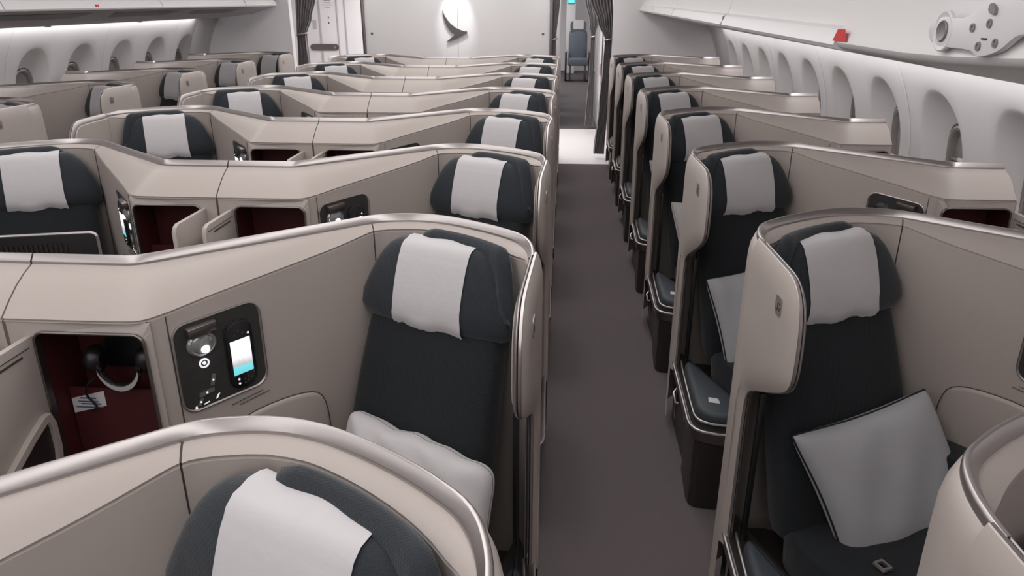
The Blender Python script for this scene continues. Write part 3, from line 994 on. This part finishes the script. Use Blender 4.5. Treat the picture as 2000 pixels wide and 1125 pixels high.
    # small print under the panel
    txt = MB()
    for s0, s1, z_ in ((.150, .235, .832), (.170, .245, .825)):
        x = s0
        while x < s1:
            w_ = .0035 + .003 * ((x * 7919) % 1)
            zz = z_ + (x - s0) * .12
            txt.prism([(x, zz), (x + w_, zz + .0004), (x + w_, zz + .0030), (x, zz + .0026)], .0, .0006, WF)
            x += w_ + .0016
    tag(B(txt, 'small_print', GREYPRINT), kind='stuff')
    # --- seat back
    rings = []
    for z, d, w, t in ((.40, .13, .215, .05), (.44, .125, .225, .06), (.60, .085, .225, .062), (.78, .030, .218, .058), (.93, -.022, .210, .052), (1.02, -.052, .20, .045), (1.06, -.062, .19, .03)):
        rings.append([SF(L0 + a, d + b, z) for a, b in superel(w, t, 4.5)])
    B(MB().loft(rings, True, True, True), 'seat_back', FABRIC)
    # piped shoulder line
    # --- rear pad behind the headrest, following the shell
    pth = [(.792, .318), (.84, .338), (.90, .326), (.95, .303), (1.0, .272), (1.05, .234), (1.09, .195), (1.118, .158), (1.130, .122), (1.136, .09)]
    pth = subdiv_pts(pth, 1)
    rings = []
    n = len(pth)
    for i, (u, v) in enumerate(pth):
        t = i / (n - 1)
        a = Vector(pth[max(0, i - 1)])
        b = Vector(pth[min(n - 1, i + 1)])
        tn = (b - a).normalized()
        nr = Vector((tn.y, -tn.x))
        if nr.dot(Vector((-.4, -.9))) < 0:
            nr = -nr
        hgt = .96 + .247 * min(1, (math.sin(math.pi * min(1, max(0, t * .94 + .03))) * 1.45)) ** .75
        th = .034 * min(1, math.sin(math.pi * min(.97, max(.03, t))) * 3)
        zb = lerp(.93, 1.03, t)
        sec = [(-.002, zb), (th, zb), (th + .004, lerp(zb, hgt, .5)), (th, hgt - .020), (th * .75, hgt - .006), (th * .4, hgt), (.002, hgt - .006), (-.004, hgt - .03)]
        rings.append([(u + nr.x * d, v + nr.y * d, z) for d, z in sec])
    B(MB().loft(rings, True, True, True), 'rear_pad', FABRIC_W, angle=60)
    # --- headrest
    rings = [[SF(L0 + a, d + b, z) for a, b in superel(w, t, 3.2, 36)] for z, d, w, t in HR]
    hd = B(MB().loft(rings, True, True, True), 'headrest', FABRIC_W, angle=60)
    # --- cotton cover over the headrest
    def cover(seed):
        rnd = random.Random(seed)
        rows = []
        NL = 16
        CW = .118 if window else .106
        ph = [rnd.random() * 6 for _ in range(4)]
        zs_f = [.965 + k * .0173 for k in range(11)] + [1.150, 1.160, 1.168, 1.175, 1.180, 1.1828]
        for j in range(NL + 1):
            l = lerp(-CW, CW, j / NL)
            row = []
            hem = .960 + .006 * math.sin(l * 60 + ph[0]) + .003 * math.sin(l * 130 + ph[1])
            for k, z in enumerate(zs_f):
                zz = max(z, hem) if k == 0 else z
                if k == 0:
                    zz = hem
                zz_c = min(max(zz, .9611), 1.1839)
                _, d, w, t = hr_at(zz_c)
                le = l * (1 + .06 * max(0, (1.02 - zz) / .06))
                dep = t * max(.05, 1 - abs(le / w) ** 3.2) ** (1 / 3.2)
                puff = .0035 + (.004 * (1 + math.sin(le * 45 + ph[2])) if k < 2 else 0)
                row.append(SF(L0 + le, d + dep + puff, zz + (.0028 if zz > 1.164 else 0) if k else zz - .004))
            # over the top and down the back a little
            for (z, dd) in ((1.1885, .0), (1.1875, -.020), (1.183, -.033), (1.172, -.042), (1.14, -.050)):
                row.append(SF(L0 + l, -.070 + dd, z + .002 * math.sin(l * 50 + ph[3])))
            rows.append(row)
        m = MB().loft(rows, closed=False)
        return m
    cv = B(cover(hand * 3 + (5 if window else 1)), 'headrest_cover', COVER, angle=70)
    # --- seat cushion
    o2 = SF(0, .20, 0)
    rings = []
    for z, w, dd in ((.30, .22, .22), (.33, .235, .24), (.41, .24, .245), (.435, .23, .235), (.445, .20, .20)):
        rings.append([SF(L0 + a, .36 + b, z) for a, b in superel(w, dd, 5)])
    cu = B(MB().loft(rings, True, True, True), 'seat_cushion', FABRIC)
    B(MB().tube([SF(L0 - .205, .16, .45), SF(L0 - .12, .20, .456), SF(L0, .24, .458), SF(L0 + .08, .26, .458)], .008, 6), 'belt_webbing', PIPING)
    # belt buckle lying on the cushion
    BX, BY = .098, .372
    bk = [SF(L0 + BX + a, BY + b, .452) for a, b in rrect(-.017, -.019, .017, .019, .004, 2)]
    bk2 = [SF(L0 + BX + a, BY + b, .458) for a, b in rrect(-.0155, -.0175, .0155, .0175, .004, 2)]
    bk3 = [SF(L0 + BX + a, BY + b, .458) for a, b in rrect(-.009, -.011, .009, .011, .002, 2)]
    bk4 = [SF(L0 + BX + a, BY + b, .450) for a, b in rrect(-.009, -.011, .009, .011, .002, 2)]
    B(MB().loft([bk, bk2, bk3, bk4], True), 'belt_buckle', METAL)
    # --- aisle armrest: pad, tray rails, dark pedestal
    out = [(1.145, .16), (1.192, .16), (1.197, .10), (1.200, -.10), (1.207, -.42), (1.203, -.455), (1.188, -.485), (1.165, -.503), (1.11, -.520), (.97, -.530), (.965, -.40), (1.05, -.10)]
    def ring2(off, z):
        return [(a, b, z) for a, b in inset(out, off)]
    m = MB().loft([ring2(.010, .285), ring2(.004, .290), ring2(.002, .330), ring2(.012, .3345), ring2(.022, .333)], True, True, True)
    tray = B(m, 'armrest_tray', LEATHER if False else METAL_D, angle=30)
    B(MB().tube(ring2(.003, .334)[1:10], .0055, 8), 'outer_rail', METAL, tray)
    ra = [(1.165, .03), (1.172, -.06), (1.182, -.40), (1.176, -.435), (1.158, -.462), (1.11, -.482), (.975, -.492)]
    ra = subdiv_pts(ra, 1)
    B(MB().tube([(a, b, .352) for a, b in ra], .0045, 8), 'inner_rail', METAL, tray)
    pad = [(1.160, -.03), (1.168, -.10), (1.175, -.38), (1.168, -.42), (1.145, -.450), (1.10, -.468), (.985, -.475), (.985, -.40), (1.06, -.22), (1.125, -.03)]
    pad = subdiv_pts(pad, 1, True)
    def ringp(off, z):
        return [(a, b, z) for a, b in inset(pad, off)]
    m = MB().loft([ringp(.004, .333), ringp(0, .345), ringp(0, .368), ringp(.006, .380), ringp(.018, .386)], True, True, True)
    B(m, 'armrest_pad', PADM, angle=50)
    B(MB().prism([(1.085, -.385), (1.125, -.375), (1.120, -.340), (1.085, -.350)], .3855, .387), 'pad_label', COVER)
    base = [(1.190, -.44), (1.186, -.475), (1.165, -.495), (1.10, -.505), (.96, -.505), (.96, .10), (1.05, .14), (1.165, .14), (1.165, -.20), (1.18, -.26)]
    m = MB().loft([[(a, b, z) for a, b in inset(base, o_)] for o_, z in ((.006, .0), (0, .006), (0, .285))], True, True, True)
    B(m, 'pedestal', DARKP, angle=30)
    if window:
        B(MB().tube([(1.200, -.12, .30), (1.214, -.13, .285), (1.214, -.19, .275), (1.202, -.20, .275)], .0045, 6), 'release_handle', METAL)
    B(MB().box((1.19, -.30, .262), (.012, .03, .02)), 'latch', METAL_D, bevel=.003)
    return root


seat_ch = {}
protos = {}
for key, (hand, window) in {'CR': (1, False), 'CL': (-1, False), 'WR': (-1, True), 'WL': (1, True)}.items():
    protos[key] = make_seat(hand, window)
CHILD = index_children()

ORD = ['nearest', 'second', 'third', 'fourth', 'fifth', 'sixth', 'seventh', 'eighth']
seats = {}
plan = {
    'CR': (CX, [.50, 1.595, 2.69, 3.785, 4.875, 5.965, 7.06, 8.14], 'right centre column', 'centre seats along the right aisle'),
    'CL': (CX, [1.595, 2.69, 3.785, 4.875, 5.965, 7.06, 8.14], 'left centre column', 'centre seats along the left aisle'),
    'WR': (1.69, [.65, 1.745, 2.84, 3.93, 5.03, 6.12, 7.22, 8.31], 'right window column', 'right window seats'),
    'WL': (-4.275, [4.08, 5.16, 6.25, 7.36, 8.47], 'left window column', 'left window seats'),
}
EXTRA = {('WR', 0): ', mostly outside the frame', ('WR', 1): ' holding a large grey pillow', ('CR', 0): ', cut by bottom edge',
         ('CR', 1): ' with a lit handset beside it', ('CL', 1): ' with a ribbed monitor in front', ('WR', 2): ' with a pillow behind the wing'}
for key, (ox, ys, where, grp) in plan.items():
    for i, y in enumerate(ys):
        o = protos[key] if i == 0 else copy_tree(protos[key])
        o.location = (ox, y, 0)
        seats[(key, i)] = o
        if i == len(ys) - 1:
            nth = 'farthest'
        else:
            nth = ORD[i]
        tag(o, 'dark seat in cream shell, %s in %s%s' % (nth, where, EXTRA.get((key, i), '')), 'seat', grp)


# ------------------------------------------------------------------ pillows
def pillow(ox, oy, hand, c, e1, e2, label, m, thick=.06, lean=(.97, .07, .45, .25), seed=1, name='pillow', piped=True, rnd_c=.03, crumple=0):
    """c = (l, z) centre on the leaning plane of the seat back; e1, e2 = half edges in that plane"""
    root = empty(name)
    N = 28
    z1, d1, z0, d0 = lean
    ex = Vector(SF(1, 0, 0)) - Vector(SF(0, 0, 0))
    ez = Vector(SF(0, d1, z1)) - Vector(SF(0, d0, z0))
    ez.normalize()
    en = ex.cross(ez).normalized()
    if en.dot(Vector(SF(0, 1, 0)) - Vector(SF(0, 0, 0))) < 0:
        en = -en
    t = (c[1] - z0) / (z1 - z0)
    C0 = Vector(SF(c[0], lerp(d0, d1, t), c[1]))
    def P(a, b, h):
        k_ = (a * b) ** 4 * rnd_c
        a, b = a * (1 - k_), b * (1 - k_)
        w = 1 - .09 * (1 - b * b) * abs(a) ** 3 * (1 - rnd_c * 4)
        q = 1 - .09 * (1 - a * a) * abs(b) ** 3
        x = a * w * e1[0] + b * q * e2[0]
        y = a * w * e1[1] + b * q * e2[1]
        y += crumple * (math.sin(a * 6.3 + 1) * .6 + math.sin(a * 15 + b * 3) * .3)
        return C0 + ex * x + ez * y + en * (h + crumple * .8 * math.sin(a * 11 + b * 6) * (1 - a * a))
    def hgt(a, b):
        return thick * max(0, (1 - a ** 4) * (1 - b ** 4)) ** .42 * (1 + .05 * math.sin(a * 7 + seed) * math.sin(b * 5 + seed))
    C0 += en * 0
    for sgn, nm in ((1, 'front_panel'), (-1, 'rear_panel')):
        rows = []
        for i in range(N + 1):
            a = -1 + 2 * i / N
            a = math.sin(a * math.pi / 2)
            row = []
            for j in range(N + 1):
                b = -1 + 2 * j / N
                b = math.sin(b * math.pi / 2)
                wr_ = .004 * math.sin(a * 9 + b * 4 + seed) * (1 - max(abs(a), abs(b)) ** 3)
                row.append(P(a, b, sgn * (hgt(a, b) + .001) + wr_))
            rows.append(row)
        MB().loft(rows, closed=False).build(nm, m, root, hand=hand, angle=80)
    if piped:
        pts = [P(a, b, 0) for a, b in [(math.sin(t_ * math.pi / 2), -1) for t_ in [-1 + k / 8 for k in range(16)]] + [(1, math.sin(t_ * math.pi / 2)) for t_ in [-1 + k / 8 for k in range(16)]]
               + [(-math.sin(t_ * math.pi / 2), 1) for t_ in [-1 + k / 8 for k in range(16)]] + [(-1, -math.sin(t_ * math.pi / 2)) for t_ in [-1 + k / 8 for k in range(16)]]]
        MB().tube(pts, .0035, 6, True).build('piping', PIPING, root, hand=hand)
    root.location = (ox, oy, 0)
    tag(root, label, 'pillow', 'pillows on the seats')
    return root


LN = (.97, .07, .45, .25)
pillow(1.69, 1.745, -1, (-.038, .570), (.238, -.02), (.072, .20), 'large grey pillow with dark piping on the second right window seat', PILLOWM, seed=2, lean=LN, thick=.055)
pillow(1.69, 2.84, -1, (.07, .60), (.20, -.02), (.03, .19), 'grey pillow half hidden by the wing of the third right window seat', PILLOWM, seed=3, lean=LN, thick=.05)
pillow(1.69, 3.93, -1, (.07, .60), (.20, .02), (.02, .18), 'pale pillow sliver beside the wing of the fourth right window seat', PILLOWW, seed=4, lean=LN, piped=False)
pillow(1.69, 5.03, -1, (.07, .60), (.20, .02), (.02, .18), 'tiny pale pillow corner on the fifth right window seat', PILLOWW, seed=6, lean=LN, piped=False)
pillow(-1.245, 1.595, 1, (.058, .63), (.238, -.02), (-.002, .115), 'crumpled white pillow on the second centre seat by the right aisle', PILLOWW, thick=.05, seed=5, lean=LN, piped=False, rnd_c=.13, crumple=.008)

# headphones hanging in the open cabinet of the second centre seat
hp = empty('headphones', (CX, 1.595, 0))
tag(hp, 'black headphones with a grey headband hanging in the open red cabinet', 'headphones')
MB().tube([(.218 + .050 * math.cos(a), -.105, .985 - .060 * math.sin(a)) for a in [math.pi * k / 16 for k in range(17)]], .008, 8).build('headband', BLACKP, hp)
arc = [(.218 + .052 * math.cos(a), -.1145, .990 - .060 * math.sin(a)) for a in [math.pi * (.10 + .80 * k / 12) for k in range(13)]]
MB().loft([[(x, y, z) for x, y, z in arc], [(x, y + .001, z - .013) for x, y, z in arc]], closed=False).build('band_lining', mat('grey_band', (170, 166, 168), .6), hp)
for dx, z_ in ((.150, .985), (.278, .99)):
    MB().loft([[(dx + d, -.078 + a * s_, z_ + b * s_) for a, b in circ(0, 0, 1, 20)] for s_, d in ((.022, -.022), (.031, -.012), (.034, 0), (.031, .012), (.022, .020))], True, True, True).build('ear_cup', BLACKP, hp)
cb = [(.150, -.098, .945), (.128, -.102, .925), (.120, -.104, .90), (.135, -.100, .875), (.140, -.098, .86), (.120, -.098, .85)]
MB().tube(subdiv_pts(cb, 2), .003, 6).build('cable', BLACKP, hp)
MB().box((.215, -.02, 1.0), (.15, .006, .13)).build('hook_plate', BLACKP, hp, bevel=.001)

# ribbed-back monitor swung out in front of the second visible left centre seat
mn = empty('seat_monitor', (-1.74, 2.16, 1.0), 0)
tag(mn, 'black monitor with chrome edge and ribbed back facing the left centre seat', 'monitor')
rt = R(14.5)
fr = lambda p: (p[0] * math.cos(rt) - p[2] * math.sin(rt) * 1, p[0] * math.sin(rt) + p[2] * math.cos(rt), p[1])
ol = rrect(-.24, -.20, .24, .075, .02, 4)
MB().prism(ol, 0, .02, fr).build('housing', BLACKP, mn, bevel=.003)
MB().tube([fr((a, b, 0.0)) for a, b in inset(ol, -.001)], .005, 6, True).build('chrome_edge', METAL, mn)
for k in range(26):
    MB().box((-.22 + k * .0145, -.03, -.002), (.006, .15, .006), fr).build('cooling_rib', DARKP, mn)
MB().tube([fr((.1, -.15, .02)), fr((.12, -.17, .0)), fr((.14, -.20, -.14))], .014, 8).build('swing_arm', METAL_D, mn)

# the nearest right window seat shows a bare shell: its headrest is slid down
for ch in list(seats[('WR', 0)].children) if False else [o for o in bpy.data.objects if o.parent == seats[('WR', 0)]]:
    n_ = ch.name.split('.')[0]
    if n_ == 'rear_pad':
        bpy.data.objects.remove(ch)
    elif n_ in ('headrest', 'headrest_cover'):
        ch.location = (.04, -.03, -.16)
